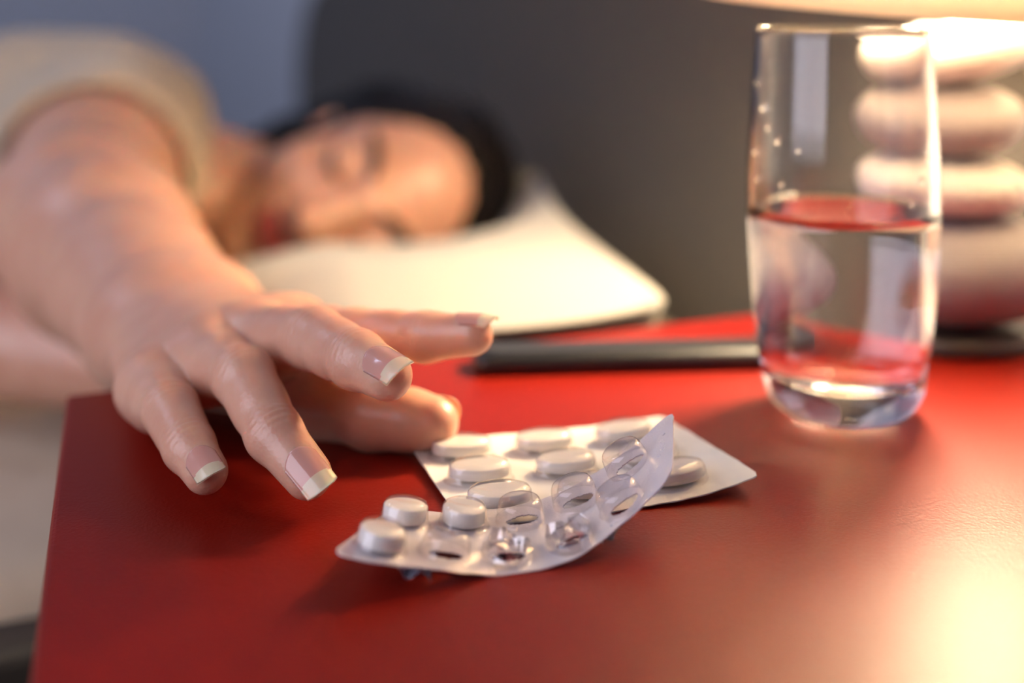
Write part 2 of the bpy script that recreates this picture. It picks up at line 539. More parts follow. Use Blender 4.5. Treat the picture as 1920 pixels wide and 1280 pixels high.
# ---------------------------------------------------------------- pillow
def bed_line_over(x, y):
    """how far (m) a point lies over the nightstand, seen from its bed-side edge"""
    return -(Vector((x, y)) - A).dot(ED)
def pillow():
    nu, nv = 90, 64
    FR, FL, BL, BR = Vector((0.080, 0.545)), Vector((-0.175, 0.52)), Vector((-0.31, 0.99)), Vector((0.026, 0.985))
    vs, fs = [], []
    def pt(u, v, side):
        f = FL.lerp(FR, u); b = BL.lerp(BR, u)
        bulge_f = 0.030 * math.sin(PI * u) ** 0.8
        bulge_r = 0.020 * math.sin(PI * v)
        p = f.lerp(b, v)
        p = p + Vector((0, -1)) * bulge_f * (1 - v) + Vector((0, 1)) * bulge_f * v + Vector((-1, 0)) * bulge_r * (u - 0.5) * 2
        ctr = (FL + FR + BL + BR) / 4
        p = ctr + (p - ctr) * (1 - 0.075 * abs((2 * u - 1) * (2 * v - 1)) ** 3)
        eu, ev = min(u, 1 - u) * 0.43, min(v, 1 - v) * 0.45
        e = min(eu, ev)
        seam = -0.131 - 0.055 * max(0, 1 - u / 0.45) ** 1.3
        k = 1 - math.exp(-e / 0.035)
        n = noise.noise(Vector((p.x * 9, p.y * 9, 3.0))) * 0.006
        if side > 0:
            z = seam + 0.020 * k + n * k
            hd = ((p.x + 0.10) / 0.16) ** 2 + ((p.y - 0.935) / 0.15) ** 2
            z -= 0.092 * math.exp(-hd) * k
            z -= 0.015 * math.exp(-(((p.x + 0.06) / 0.12) ** 2 + ((p.y - 0.70) / 0.10) ** 2)) * k
        else:
            z = seam - (seam + 0.2345) * (1 - math.exp(-e / 0.055)) ** 0.9
            over = bed_line_over(p.x, p.y)
            w_ = min(1, max(0, (over + 0.05) / 0.05))
            z = z + (max(z, -0.1335) - z) * w_
        return (p.x, p.y, z + CAM_Z)
    def uv(i, n):
        t = i / n
        return 0.5 - 0.5 * math.cos(PI * t) * (0.6 + 0.4 * abs(math.cos(PI * t)))
    idx = {}
    for side in (1, -1):
        for i in range(nu + 1):
            for j in range(nv + 1):
                edge = i in (0, nu) or j in (0, nv)
                if side < 0 and edge:
                    idx[side, i, j] = idx[1, i, j]
                    continue
                idx[side, i, j] = len(vs)
                vs.append(pt(uv(i, nu), uv(j, nv), side))
    for side in (1, -1):
        for i in range(nu):
            for j in range(nv):
                q = [idx[side, i, j], idx[side, i + 1, j], idx[side, i + 1, j + 1], idx[side, i, j + 1]]
                fs.append(q if side > 0 else q[::-1])
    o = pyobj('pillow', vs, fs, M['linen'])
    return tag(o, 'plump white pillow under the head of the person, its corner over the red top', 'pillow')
pillow()

# ---------------------------------------------------------------- lamp
LX, LY = 0.174, 0.512
lamp = empty('table_lamp', (LX, LY, TZ), 'lit bedside lamp of four stacked pebbles under a cream shade', 'lamp')
def at_lamp(bm, rot=None, dz=0.0, dx=0.0, dy=0.0):
    mtx = Matrix.Translation((LX + dx, LY + dy, TZ + dz))
    if rot:
        mtx = mtx @ rot
    bmesh.ops.transform(bm, matrix=mtx, verts=bm.verts[:])
    return bm
obj('base', at_lamp(lathe_bm([(0, 0), (.033, 0), (.034, .001), (.034, .0055), (.033, .0065), (0, .0065)], 48)), M['neck'], lamp)
def stone_bm(rx, ry, rz, flat=2.12):
    bm = bmesh.new()
    bmesh.ops.create_uvsphere(bm, u_segments=48, v_segments=28, radius=1.0)
    for v in bm.verts:
        c = v.co.normalized()
        r = math.hypot(c.x, c.y)
        s = (r ** flat + abs(c.z) ** flat) ** (-1 / flat)
        n = 1 + 0.035 * noise.noise(Vector((c.x * 1.4 + rx * 99, c.y * 1.4, c.z)))
        v.co = Vector((c.x * rx, c.y * ry, c.z * rz)) * s * n
    return bm
# (height of centre above the table, half sizes, tilt, sideways offset, material)
STONES = [(0.0290, (0.043, 0.038, 0.0225), 0.0, 0.003, 'stone_dark'),
          (0.0615, (0.0335, 0.031, 0.0125), 0.03, -0.0005, 'stone_pale'),
          (0.0870, (0.0330, 0.031, 0.0150), -0.05, -0.002, 'stone_dark'),
          (0.1150, (0.0360, 0.032, 0.0125), -0.22, 0.003, 'stone_pale')]
for zc, (a, b, c), tilt, dx, mk in STONES:
    obj('stone', at_lamp(stone_bm(a, b, c), Matrix.Rotation(tilt, 4, 'Y'), zc, dx), M[mk], lamp)
for z0, z1 in ((0.048, 0.054), (0.071, 0.076), (0.098, 0.106)):
    obj('spacer', at_lamp(lathe_bm([(0, z0), (.012, z0), (.0125, (z0 + z1) / 2), (.012, z1), (0, z1)], 32)), M['neck'], lamp)
obj('socket', at_lamp(lathe_bm([(0, .122), (.008, .122), (.008, .130), (.010, .131), (.010, .143), (.009, .145), (0, .145)], 32)), M['neck'], lamp)
BZ = 0.1665
obj('bulb', at_lamp(lathe_bm(smooth_prof([(0.0085, -.020), (.012, -.014), (.025, -.003), (.029, .012), (.024, .028), (.011, .038), (0.0, .040)], 5)), dz=BZ), M['bulb'], lamp)
SH = Matrix.Rotation(math.radians(4.0), 4, 'X') @ Matrix.Rotation(math.radians(2.5), 4, 'Y')
shade = obj('lamp_shade', at_lamp(lathe_bm([(.098, 0), (.0986, .0), (.083, .16), (.0818, .16)], 96, closed=True), SH, 0.134), M['shade'], lamp)
obj('rim_tape', at_lamp(lathe_bm([(.0966, -.0005), (.0996, -.0005), (.0986, .013), (.0956, .013)], 96, closed=True), SH, 0.134), M['tape'], shade)
sp = bmesh.new()
for k in range(3):                                     # spider holding the shade
    a = 2 * PI * k / 3 + 0.4
    m4 = Matrix.Translation((0.042 * math.cos(a), 0.042 * math.sin(a), 0.150)) @ Matrix.Rotation(a, 4, 'Z') @ Matrix.Rotation(PI / 2, 4, 'Y')
    bmesh.ops.create_cone(sp, cap_ends=True, segments=8, radius1=.0012, radius2=.0012, depth=.080, matrix=m4)
obj('spider', at_lamp(sp, SH, 0.134), M['steel'], shade)

# ---------------------------------------------------------------- glass of water
GX, GY = 0.1085, 0.4200
gl = bmesh.new()
outer = [(0.0, 0.0015), (0.012, 0.0008), (0.0175, 0.0), (0.0215, 0.0018), (0.0248, 0.0062), (0.0266, 0.013), (0.0287, 0.030),
         (0.0304, 0.052), (0.0309, 0.070), (0.0303, 0.090), (0.0291, 0.110), (0.0280, 0.1245)]
rim = [(0.02775, 0.1253), (0.02725, 0.1256), (0.0268, 0.1252)]
inner = [(0.0266, 0.1243), (0.0272, 0.110), (0.0281, 0.090), (0.0284, 0.070), (0.0277, 0.052), (0.0258, 0.030), (0.0232, 0.0185),
         (0.0212, 0.0145), (0.0180, 0.0120), (0.0120, 0.0110), (0.0, 0.0107)]
prof_o, prof_i = smooth_prof(outer, 5), smooth_prof(inner, 5)
lathe_bm(prof_o + rim + prof_i, 96, bm=gl)
for v in gl.verts:
    v.co += Vector((GX, GY, TZ + 0.0002))
glass = obj('drinking_glass', gl, M['glass'])
tag(glass, 'clear tumbler half full of water, standing before the lamp', 'glass')
WL = 0.066
def r_in(z):
    for (r0, z0), (r1, z1) in zip(prof_i, prof_i[1:]):
        if z1 <= z <= z0:
            return r1 + (r0 - r1) * (z - z1) / max(1e-9, z0 - z1)
    return prof_i[-1][0]
wp = [(max(0.0, r + (0.0002 if r > 0 else 0)), z - 0.00015) for r, z in prof_i[::-1] if z < WL - 0.001]
rw = r_in(WL)
wp += [(rw + 0.0002, WL + 0.0010), (rw - 0.0004, WL + 0.0006), (rw - 0.0013, WL + 0.00015), (rw - 0.003, WL), (0.0, WL)]
wb = lathe_bm(wp, 96)
for v in wb.verts:
    v.co += Vector((GX, GY, TZ + 0.0002))
tag(obj('water', wb, M['water']), 'clear water filling the lower half of the tumbler', 'water')
DROPS = [(196, .1005, .0012), (203, .0945, .0009), (188, .0860, .0013), (192, .0775, .0011), (212, .0905, .0010), (216, .0770, .0008),
         (318, .0850, .0010), (310, .0790, .0011), (322, .0750, .0009), (228, .0880, .0007), (184, .1080, .0008), (300, .0720, .0008)]
for ang, z, r in DROPS:
    a = math.radians(ang)
    bm = bmesh.new()
    bmesh.ops.create_icosphere(bm, subdivisions=2, radius=r)
    rr = r_in(z)
    for v in bm.verts:
        q = v.co.copy(); q.x *= 0.55
        q.rotate(Matrix.Rotation(a, 3, 'Z'))
        v.co = q + Vector((GX + (rr - r * 0.2) * math.cos(a), GY + (rr - r * 0.2) * math.sin(a), TZ + z))
    obj('droplet', bm, M['water'], glass)

# ---------------------------------------------------------------- slim black remote
def remote():
    a, b = Vector((-0.0135, 0.4575)), Vector((0.0985, 0.4665))
    u = (b - a).normalized(); n = Vector((-u.y, u.x))
    c = (a + b) / 2 + n * 0.011
    ang = math.atan2(u.y, u.x)
    r = empty('remote_control', (c.x, c.y, TZ), 'slim flat black remote lying behind the tablet packs', 'remote', rz=ang)
    L, Wd, H = (b - a).length, 0.021, 0.0075
    def outline(L, W, rad):
        o = []
        for cx, cy, a0 in ((L / 2 - rad, W / 2 - rad, 0), (-L / 2 + rad, W / 2 - rad, 90), (-L / 2 + rad, -W / 2 + rad, 180), (L / 2 - rad, -W / 2 + rad, 270)):
            for k in range(7):
                t = math.radians(a0 + 15 * k)
                o.append((cx + rad * math.cos(t), cy + rad * math.sin(t)))
        return o
    mtx = Matrix.Translation((c.x, c.y, TZ)) @ Matrix.Rotation(ang, 4, 'Z')
    bm = bmesh.new()
    rings = []
    for ins, z in ((0.0018, 0.0002), (0.0, 0.0016), (0.0, 0.0048), (0.0012, 0.0066), (0.0030, H)):
        rings.append([bm.verts.new((x, y, z)) for x, y in outline(L - 2 * ins, Wd - 2 * ins, 0.005)])
    n_ = len(rings[0])
    for p, q in zip(rings, rings[1:]):
        for i in range(n_):
            bm.faces.new((p[i], p[(i + 1) % n_], q[(i + 1) % n_], q[i]))
    bm.faces.new(rings[0][::-1]); bm.faces.new(rings[-1])
    bm.transform(mtx)
    obj('shell', bm, M['black'], r)
    bm = prism_bm(outline(L * 0.90, Wd * 0.60, 0.004), H - 0.0003, H + 0.0003)
    bm.transform(mtx)
    obj('face_panel', bm, M['black_gloss'], r, False)
remote()

# ---------------------------------------------------------------- tablet packs
def cr(pts, x):
    """Catmull-Rom through points given with their own parameter values [(t, vec)]"""
    n = len(pts)
    i = 0
    while i < n - 2 and x > pts[i + 1][0]:
        i += 1
    t0, p1 = pts[i]; t1, p2 = pts[i + 1]
    t = (x - t0) / (t1 - t0)
    def tangent(k):
        a, b = max(k - 1, 0), min(k + 1, n - 1)
        return (pts[b][1] - pts[a][1]) / (pts[b][0] - pts[a][0])
    m1, m2 = tangent(i) * (t1 - t0), tangent(i + 1) * (t1 - t0)
    return p1 * (2 * t ** 3 - 3 * t * t + 1) + m1 * (t ** 3 - 2 * t * t + t) + p2 * (-2 * t ** 3 + 3 * t * t) + m2 * (t ** 3 - t * t)

class Sheet:
    """a bent card: two edge curves and a straight rule between them"""
    def __init__(s, near, far, umax):
        s.n, s.f, s.umax = near, far, umax
    def p(s, u, v):
        return cr(s.n, u).lerp(cr(s.f, u), v)
    def frame(s, u, v):
        e = 0.02
        du = s.p(min(u + e, s.umax), v) - s.p(max(u - e, 0), v)
        dv = s.p(u, 1) - s.p(u, 0)
        x = du.normalized(); n = x.cross(dv).normalized(); y = n.cross(x)
        return s.p(u, v), x, y, n

def sheet_mesh(S, nu, nv, th, holes, corner, wave=0.0):
    """card with rounded corners, thickness and torn holes; holes = [(u, v, ru, rv)] metres about frame points"""
    hs = [(S.frame(u, v), ru, rv) for u, v, ru, rv in holes]
    Lc = sum((S.p((i + 1) / 40 * S.umax, .5) - S.p(i / 40 * S.umax, .5)).length for i in range(40))
    Wc = (S.p(S.umax / 2, 1) - S.p(S.umax / 2, 0)).length
    vs, fs, up = [], [], {}
    for i in range(nu + 1):
        for j in range(nv + 1):
            a, b = i / nu, j / nv
            # squeeze the grid into a rounded rectangle
            x, y = a * Lc, b * Wc
            ex, ey = min(x, Lc - x), min(y, Wc - y)
            if ex < corner:
                lim = corner - math.sqrt(max(0, corner ** 2 - (corner - ex) ** 2))
                k = lim / Wc
                b = k + b * (1 - 2 * k)
            pos, X, Y, Nn = S.frame(a * S.umax, b)
            if wave:
                pos = pos + Nn * wave * noise.noise(Vector((x * 160, y * 160, 1)))
            up[i, j] = (len(vs), len(vs) + 1)
            vs += [pos, pos - Nn * th]
    def inside(i, j):
        c = (vs[up[i, j][0]] + vs[up[i + 1, j + 1][0]]) / 2
        for (o, X, Y, Nn), ru, rv in hs:
            d = c - o
            if (d.dot(X) / ru) ** 2 + (d.dot(Y) / rv) ** 2 < 1 and abs(d.dot(Nn)) < .003:
                return True
        return False
    keep = {(i, j): not inside(i, j) for i in range(nu) for j in range(nv)}
    for (i, j), kf in keep.items():
        if not kf:
            continue
        c = [(i, j), (i + 1, j), (i + 1, j + 1), (i, j + 1)]
        fs.append([up[q][0] for q in c])
        fs.append([up[q][1] for q in c][::-1])
        for k, (di, dj) in enumerate(((0, -1), (1, 0), (0, 1), (-1, 0))):
            if not keep.get((i + di, j + dj), False):
                q, r = c[k], c[(k + 1) % 4]
                fs.append([up[q][0], up[q][1], up[r][1], up[r][0]])
    return vs, fs

def place_bm(bm, fr, off=0.0):
    o, X, Y, Nn = fr
    m4 = Matrix((X, Y, Nn)).transposed().to_4x4()
    m4.translation = o + Nn * off
    bm.transform(m4)
    return bm

def bubble_bm(rx, ry, h, crush=0, seed=0, seg=40):
    prof = [(1.12, 0.0), (1.045, 0.03), (1.0, 0.12), (0.975, 0.45), (0.94, 0.72), (0.86, 0.90), (0.72, 0.975), (0.45, 1.0), (0.2, 1.005), (0, 1.005)]
    if crush:
        seg = 13
    bm = lathe_bm(prof, seg)
    rnd = random.Random(seed)
    ph = rnd.random() * 6
    for v in bm.verts:
        v.co = Vector((v.co.x * rx, v.co.y * ry, v.co.z * h))
        if crush == 1 and v.co.z > h * 0.3:            # one side pushed in
            d = math.cos(math.atan2(v.co.y, v.co.x) - ph)
            v.co.z -= h * 0.30 * max(0, d) * (v.co.z / h)
            v.co.z += h * 0.10 * rnd.uniform(-1, 1) * (v.co.z / h)
        if crush == 2 and v.co.z > h * 0.2:            # crumpled flat
            c = math.atan2(v.co.y, v.co.x)
            v.co.z *= 0.62 + 0.30 * math.sin(3 * c + ph)
            v.co.x *= 1 + 0.10 * rnd.uniform(-1, 1)
            v.co.y *= 1 + 0.10 * rnd.uniform(-1, 1)
            v.co.z += h * 0.20 * rnd.uniform(-1, 1)
    bmesh.ops.recalc_face_normals(bm, faces=bm.faces[:])
    return bm

def tablet_bm(rx, ry, h, dome):
    """bevelled domed tablet"""
    hh = h / 2
    prof = [(0, -hh - dome), (0.5, -hh - dome * 0.78), (0.82, -hh - dome * 0.28), (0.95, -hh), (1.0, -hh + h * 0.08), (1.0, hh - h * 0.08), (0.95, hh), (0.82, hh + dome * 0.28), (0.5, hh + dome * 0.78), (0, hh + dome)]
    bm = lathe_bm(prof, 44)
    for v in bm.verts:
        v.co.x *= rx; v.co.y *= ry
    return bm

# the bent pack in front: edges fixed at its five columns
NEAR = [(0.0, P(622, 1034, .2890)), (0.55, P(688, 1051, .2890)), (1.55, P(814, 1066, .2935)), (2.55, P(935, 1077, .3000)), (3.55, P(1062, 1052, .3045)),
        (4.55, P(1163, 985, .311)), (5.25, P(1230, 921, .315)), (5.60, P(1262, 880, .317))]
FAR = [(0.0, P(722, 960, .325)), (0.55, P(777, 958, .3265)), (1.55, P(884, 958, .330)), (2.55, P(988, 943, .3335)), (3.55, P(1086, 905, .338)),
       (4.55, P(1183, 838, .344)), (5.25, P(1236, 792, .346)), (5.60, P(1262, 768, .348))]
S1 = Sheet(NEAR, FAR, 5.60)
pk = empty('blister_pack', S1.p(2.6, .3), 'bent silver blister pack in front, mostly pressed out, its end curling up', 'blister pack', 'blister packs')
R1, R2 = 0.245, 0.755
COLS = [0.55, 1.55, 2.55, 3.55, 4.55]
full1 = {(0, 0), (0, 1), (1, 1)}                        # (column, row) that still hold a tablet
crush1 = {(2, 0): 2, (3, 0): 2, (4, 0): 0, (1, 0): 1, (2, 1): 0, (3, 1): 0, (4, 1): 0}
holes = []
for c in range(5):
    for r in range(2):
        if (c, r) not in full1:
            holes.append((COLS[c] + 0.04, (R1, R2)[r] - 0.02, 0.0043, 0.0022 if crush1[c, r] == 0 else 0.0018))
vs, fs = sheet_mesh(S1, 220, 80, 0.00030, holes, 0.0035, 0.00035)
pyobj('foil_sheet', vs, fs, M['foil'], pk, smooth=False)
T_LABEL = {(0, 0): 'white round tablet in the nearest corner bubble of the bent pack',
           (0, 1): 'white round tablet behind the corner one, at the left end of the bent pack',
           (1, 1): 'white round tablet second from the left in the back row of the bent pack'}
for c in range(5):
    for r in range(2):
        fr = S1.frame(COLS[c], (R1, R2)[r])
        cr_ = crush1.get((c, r), 0)
        o = obj('bubble', place_bm(bubble_bm(.0060, .0060, .0056, cr_, seed=c * 3 + r + 5), fr, 0.0001), M['pvc_crushed' if cr_ == 2 else 'pvc'], pk, smooth=(cr_ != 2))
        if (c, r) in full1:
            tb = obj('tablet', place_bm(tablet_bm(.0054, .0054, .0036, .00040), fr, .0026), M['pill'])
            tag(tb, T_LABEL[c, r], 'tablet', 'tablets in the bent pack')
def flap(u, v, length, width, drop, seed):
    """torn foil curled out below a pressed-out bubble"""
    rnd = random.Random(seed)
    o, X, Y, Nn = S1.frame(u, v)
    n, m_ = 9, 7
    vs = []
    for i in range(n + 1):
        for j in range(m_ + 1):
            a, b = i / n - .5, j / m_
            p = o + X * a * length - Y * width * b * 0.8 - Nn * (0.0003 + drop * math.sin(b * PI / 2) * (0.6 + 0.4 * math.sin(a * 9 + seed)))
            p += Nn * rnd.uniform(-1, 1) * 0.00035 + Y * rnd.uniform(-1, 1) * 0.0004
            p.z = max(p.z, TZ + 0.0002)
            vs.append(p)
    fs = [[i * (m_ + 1) + j, (i + 1) * (m_ + 1) + j, (i + 1) * (m_ + 1) + j + 1, i * (m_ + 1) + j + 1] for i in range(n) for j in range(m_)]
    return pyobj('torn_foil', vs, fs, M['foil_back'], pk, smooth=False)
flap(1.18, 0.10, .0085, .0036, .0032, 3)
flap(2.6, 0.20, .008, .0030, .0010, 4)
flap(4.25, 0.10, .006, .0024, .0016, 8)
flap(3.6, 0.25, .008, .0030, .0016, 6)
# small raised bumps in place of illegible embossed text on the curled tail
mk = bmesh.new()
rnd = random.Random(2)
for k in range(9):
    fr = S1.frame(5.33 + 0.05 * math.sin(k * 1.7), 0.30 + 0.055 * k)
    b_ = box_bm(0.0011, 0.0009, 0.0002, (0, 0, 0.0001), 0.00008, 1)
    place_bm(b_, fr)
    tmp = bpy.data.meshes.new('t'); b_.to_mesh(tmp); b_.free(); mk.from_mesh(tmp); bpy.data.meshes.remove(tmp)
obj('embossing', mk, M['foil'], pk, smooth=False)

# the flat pack behind
BLc, Bd, Sd = Vector((-0.0318, 0.3857)), Vector((0.957, 0.290)), Vector((0.309, -0.951))
L2, W2 = 0.0835, 0.064
def q2(a, b, dz):
    p = BLc + Bd * a + Sd * b
    return R(p.x, p.y, -0.135 + dz)
NEAR2 = [(0.0, q2(0, W2, .0012)), (0.5, q2(L2 * .5, W2, .0008)), (0.8, q2(L2 * .8, W2, .0022)), (1.0, q2(L2, W2, .0056))]
FAR2 = [(0.0, q2(0, 0, .0026)), (0.5, q2(L2 * .5, 0, .0010)), (0.8, q2(L2 * .8, 0, .0012)), (1.0, q2(L2, 0, .0020))]
S2 = Sheet(NEAR2, FAR2, 1.0)
pk2 = empty('blister_pack', S2.p(.5, .5), 'flat pale blister pack lying behind, full of oval white tablets', 'blister pack', 'blister packs')
vs, fs = sheet_mesh(S2, 90, 70, 0.0003, [], 0.003, 0.0003)
pyobj('foil_sheet', vs, fs, M['foil_light'], pk2, smooth=False)
ROWN = ['back', 'middle', 'front']; COLN = ['left', 'centre', 'right']
for i, u in enumerate((.150, .455, .760)):
    for j, v in enumerate((1 - .25, 1 - .54, 1 - .83)):
        fr = S2.frame(u, v)
        obj('bubble', place_bm(bubble_bm(.0092, .0058, .0056), fr, 0.0001), M['pvc'], pk2)
        tb = obj('tablet', place_bm(tablet_bm(.0086, .0052, .0030, .0007), fr, .0028), M['pill'])
        tag(tb, 'oval white tablet in the flat pale pack, %s row, %s column' % (ROWN[j], COLN[i]), 'tablet', 'tablets in the flat pack')

# ---------------------------------------------------------------- the person
person = empty('person', R(-0.45, 0.85, -0.235), 'person in a beige t-shirt lying on the bed, reaching for the tablets', 'person')
FING = {
    'pinky':  [P(283, 728, .392), P(320, 768, .362), P(354, 836, .347), P(386, 884, .338)],
    'ring':   [P(385, 668, .398), P(457, 706, .362), P(513, 812, .344), P(577, 890, .334)],
    'middle': [P(474, 636, .402), P(590, 634, .366), P(668, 673, .345), P(727, 704, .334)],
    'index':  [P(548, 630, .420), P(668, 630, .392), P(800, 631, .378), P(886, 628, .371)],
    'thumb':  [P(450, 690, .438), P(590, 752, .405), P(700, 781, .386), P(812, 791, .379)],
}
RAD = {'pinky': (.0098, .0073, .0067, .0058), 'ring': (.0108, .0081, .0074, .0063), 'middle': (.0110, .0084, .0077, .0065),
       'index': (.0108, .0080, .0072, .0060), 'thumb': (.0130, .0108, .0092, .0076)}
WR_U, WR_R = P(272, 628, .470), P(380, 603, .476)      # ulna and radius side of the wrist
ELB = P(140, 408, .67)
SHO = P(205, 268, .92)
FA_M = WR_U.lerp(WR_R, .5).lerp(ELB, .62)

DORS = {'pinky': (0.1, -0.6, 0.8), 'ring': (0.1, -0.6, 0.8), 'middle': (-0.15, -0.55, 0.8), 'index': (-0.05, -0.3, 0.95), 'thumb': (.2, 1, .1)}
def wrinkles(p, f):
    j = FING[f]
    n = V3(Vector(DORS[f]).normalized())
    out = 0.0
    for k, amp, wid in ((1, .00034, .0048), (2, .00026, .0036)):
        ax = V3((j[k + 1] - j[k - 1]).normalized())
        q = p - V3(j[k])
        s = q @ ax
        rad = q - s[:, None] * ax
        w_ = np.clip((rad @ n) / np.maximum(np.sqrt((rad ** 2).sum(1)), 1e-5), 0, 1) ** 1.5
        side = rad @ np.cross(ax, n)
        out = out + amp * w_ * np.exp(-(s / wid) ** 2) * (np.cos(2 * PI * (s + 0.05 * side * np.sin(side * 900)) / .0021) - 0.9)
    return -out

def hand_sdf(p):
    palm = cone(p, WR_U, WR_R, .0165, .0165)
    for f, rw_, wb_ in (('pinky', .0145, 0.05), ('ring', .0150, .3), ('middle', .0150, .6), ('index', .0145, .9)):
        j = FING[f]
        palm = smin(palm, cone(p, WR_U.lerp(WR_R, wb_), j[0], rw_, RAD[f][0]), .014)
    T = FING['thumb']
    palm = smin(palm, cone(p, WR_R, T[0], .016, .0135), .014)
    palm = smin(palm, cone(p, T[0], T[1], .0140, .0112), .014)
    order = ['pinky', 'ring', 'middle', 'index']
    for a, b in zip(order, order[1:]):                 # web between neighbouring fingers
        wa = FING[a][0].lerp(FING[a][1], .34) + Vector((0, 0, -.004))
        wb2 = FING[b][0].lerp(FING[b][1], .34) + Vector((0, 0, -.004))
        palm = smin(palm, cone(p, wa, wb2, .0055, .0055), .008)
    # web of the thumb
    palm = smin(palm, cone(p, T[0].lerp(T[1], .75), FING['index'][0], .0085, .0085), .014)
    d = palm
    for f in FING:
        j, r = FING[f], RAD[f]
        s = 1 if f == 'thumb' else 0
        fg = cone(p, j[s], j[s + 1], r[s] * (1 if s else .92), r[s + 1]) if s == 0 else cone(p, j[1], j[2], r[1], r[2])
        if s == 0:
            mid = j[0].lerp(j[1], .55)
            fg = smin(fg, ball(p, mid + Vector((0, 0, -.0008)), r[1] * 1.0), .006)
            fg = smin(fg, cone(p, j[1], j[1].lerp(j[2], .55), r[1], r[2] * .97), .004)
            fg = smin(fg, cone(p, j[1].lerp(j[2], .45), j[2], r[2] * .96, r[2]), .004)
            fg = smin(fg, cone(p, j[2], j[3], r[2] * .985, r[3]), .003)
        else:
            fg = smin(fg, cone(p, j[2], j[2].lerp(j[3], .6), r[2], r[3] * 1.12), .005)
            fg = smin(fg, cone(p, j[2].lerp(j[3], .6), j[3], r[3] * 1.12, r[3]), .004)
        if s == 0:
            fg = fg + wrinkles(p, f)
        d = np.minimum(d, smin(palm, fg, .007 if f != 'thumb' else .010))
    return d

def arm_sdf(p):
    wm = WR_U.lerp(WR_R, .5)
    d = cone(p, WR_U, WR_U.lerp(FA_M, .5) , .0170, .0235)
    d = smin(d, cone(p, WR_R, WR_R.lerp(FA_M, .5), .0170, .0240), .02)
    d = smin(d, cone(p, wm.lerp(FA_M, .25), FA_M, .0200, .0370), .03)
    d = smin(d, cone(p, FA_M, ELB, .0370, .0395), .03)
    d = smin(d, cone(p, ELB, ELB.lerp(SHO, .5), .0400, .0455), .03)
    d = smin(d, cone(p, ELB.lerp(SHO, .5), SHO, .0455, .0540), .03)
    return d

def right_arm(p):
    return smin(hand_sdf(p), arm_sdf(p), .016)

# head, in its own axes: x to the person's right, y out of the face, z to the crown
HF = Vector((-0.10, -0.93, 0.10)).normalized()
HU = Vector((0.90, 0.33, 0.27))
HU = (HU - HF * HU.dot(HF)).normalized()
HR = HF.cross(HU)
HS = 0.93
EYE = P(668, 386, .87)
HC = EYE - HF * 0.086 * HS
HM = np.array([HR, HF, HU], np.float32)
def to_head(p):
    return ((p - V3(HC)) @ HM.T) / HS
def head_w(x, y, z):
    return HC + (HR * x + HF * y + HU * z) * HS

def head_sdf(q):
    d = ellip(q, (0, -.012, .024), (.071, .092, .079))
    d = smin(d, ellip(q, (0, .026, -.040), (.058, .062, .074)), .03)
    d = smin(d, ball(q, (0, .062, -.096), .019), .03)
    for s in (-1, 1):
        d = smin(d, ball(q, (.036 * s, .054, -.034), .026), .02)
        d = smin(d, cone(q, (.012 * s, .084, .016), (.042 * s, .068, .018), .010, .008), .014)
        d = smax(d, -ball(q, (.031 * s, .102, .001), .0195), .012)
        d = smin(d, ball(q, (.031 * s, .0735, -.001), .0165), .004)
        d = smin(d, ellip(q, (.074 * s, -.012, -.010), (.007, .019, .031)), .008)
    d = smin(d, cone(q, (0, .086, .010), (0, .111, -.031), .0085, .0105), .010)
    for s in (-1, 1):
        d = smin(d, ball(q, (.0115 * s, .098, -.034), .0075), .006)
    d = smin(d, ellip(q, (0, .088, -.061), (.024, .011, .0055)), .004)
    d = smin(d, ellip(q, (0, .087, -.0705), (.020, .011, .0070)), .004)
    return d * HS

NECK_T, NECK_B = head_w(0, -.022, -.075), R(-0.225, 0.965, -0.150)
L_SHO, CHEST, WAIST, PELV = R(-0.300, 0.860, -0.180), R(-0.36, 0.935, -0.135), R(-0.56, 0.885, -0.140), R(-0.76, 0.83, -0.140)
L_ELB, L_WR = R(-0.40, 0.72, -0.172), R(-0.170, 0.640, -0.186)
L_FING = [(R(-.118, .690, -.212), R(-.050, .676, -.224)), (R(-.115, .674, -.211), R(-.040, .655, -.224)), (R(-.117, .658, -.212), R(-.046, .636, -.224)),
          (R(-.122, .643, -.214), R(-.062, .622, -.225))]
def torso_sdf(p):
    d = cone(p, CHEST, WAIST, .096, .082)
    d = smin(d, cone(p, WAIST, PELV, .082, .092), .05)
    d = smin(d, cone(p, CHEST + Vector((0.03, 0, 0)), SHO, .075, .056), .05)
    d = smin(d, cone(p, CHEST, L_SHO, .075, .050), .05)
    return d
def body_sdf(p):
    d = smin(head_sdf(to_head(p)), cone(p, NECK_T, NECK_B, .050, .053), .02)
    d = smin(d, torso_sdf(p), .04)
    d = smin(d, cone(p, ELB.lerp(SHO, .6), SHO, .0455, .054), .03)
    d = smin(d, cone(p, L_SHO, L_ELB, .047, .037), .03)
    d = smin(d, cone(p, L_ELB, L_WR, .036, .0225), .02)
    pl = cone(p, L_WR, L_FING[1][0], .021, .014)
    for a, b in L_FING:
        pl = smin(pl, smin(cone(p, L_WR, a, .016, .0095), cone(p, a, b, .0085, .0065), .004), .006)
    pl = smin(pl, smin(cone(p, L_WR, R(-.125, .708, -.213), .014, .011), cone(p, R(-.125, .708, -.213), R(-.080, .716, -.222), .010, .0075), .006), .01)
    d = smin(d, pl, .012)
    for sg, (kn, an) in ((1, (R(-1.14, .80, -.155), R(-1.50, .62, -.185))), (-1, (R(-1.13, .62, -.165), R(-1.50, .50, -.190)))):
        hp = PELV + Vector((-.02, .03 * sg, -.01))
        d = smin(d, cone(p, hp, kn, .080, .052), .03)
        d = smin(d, cone(p, kn, an, .050, .032), .02)
        d = smin(d, cone(p, an, an + Vector((-.06, -.02, -.015)), .033, .020), .02)
    return d

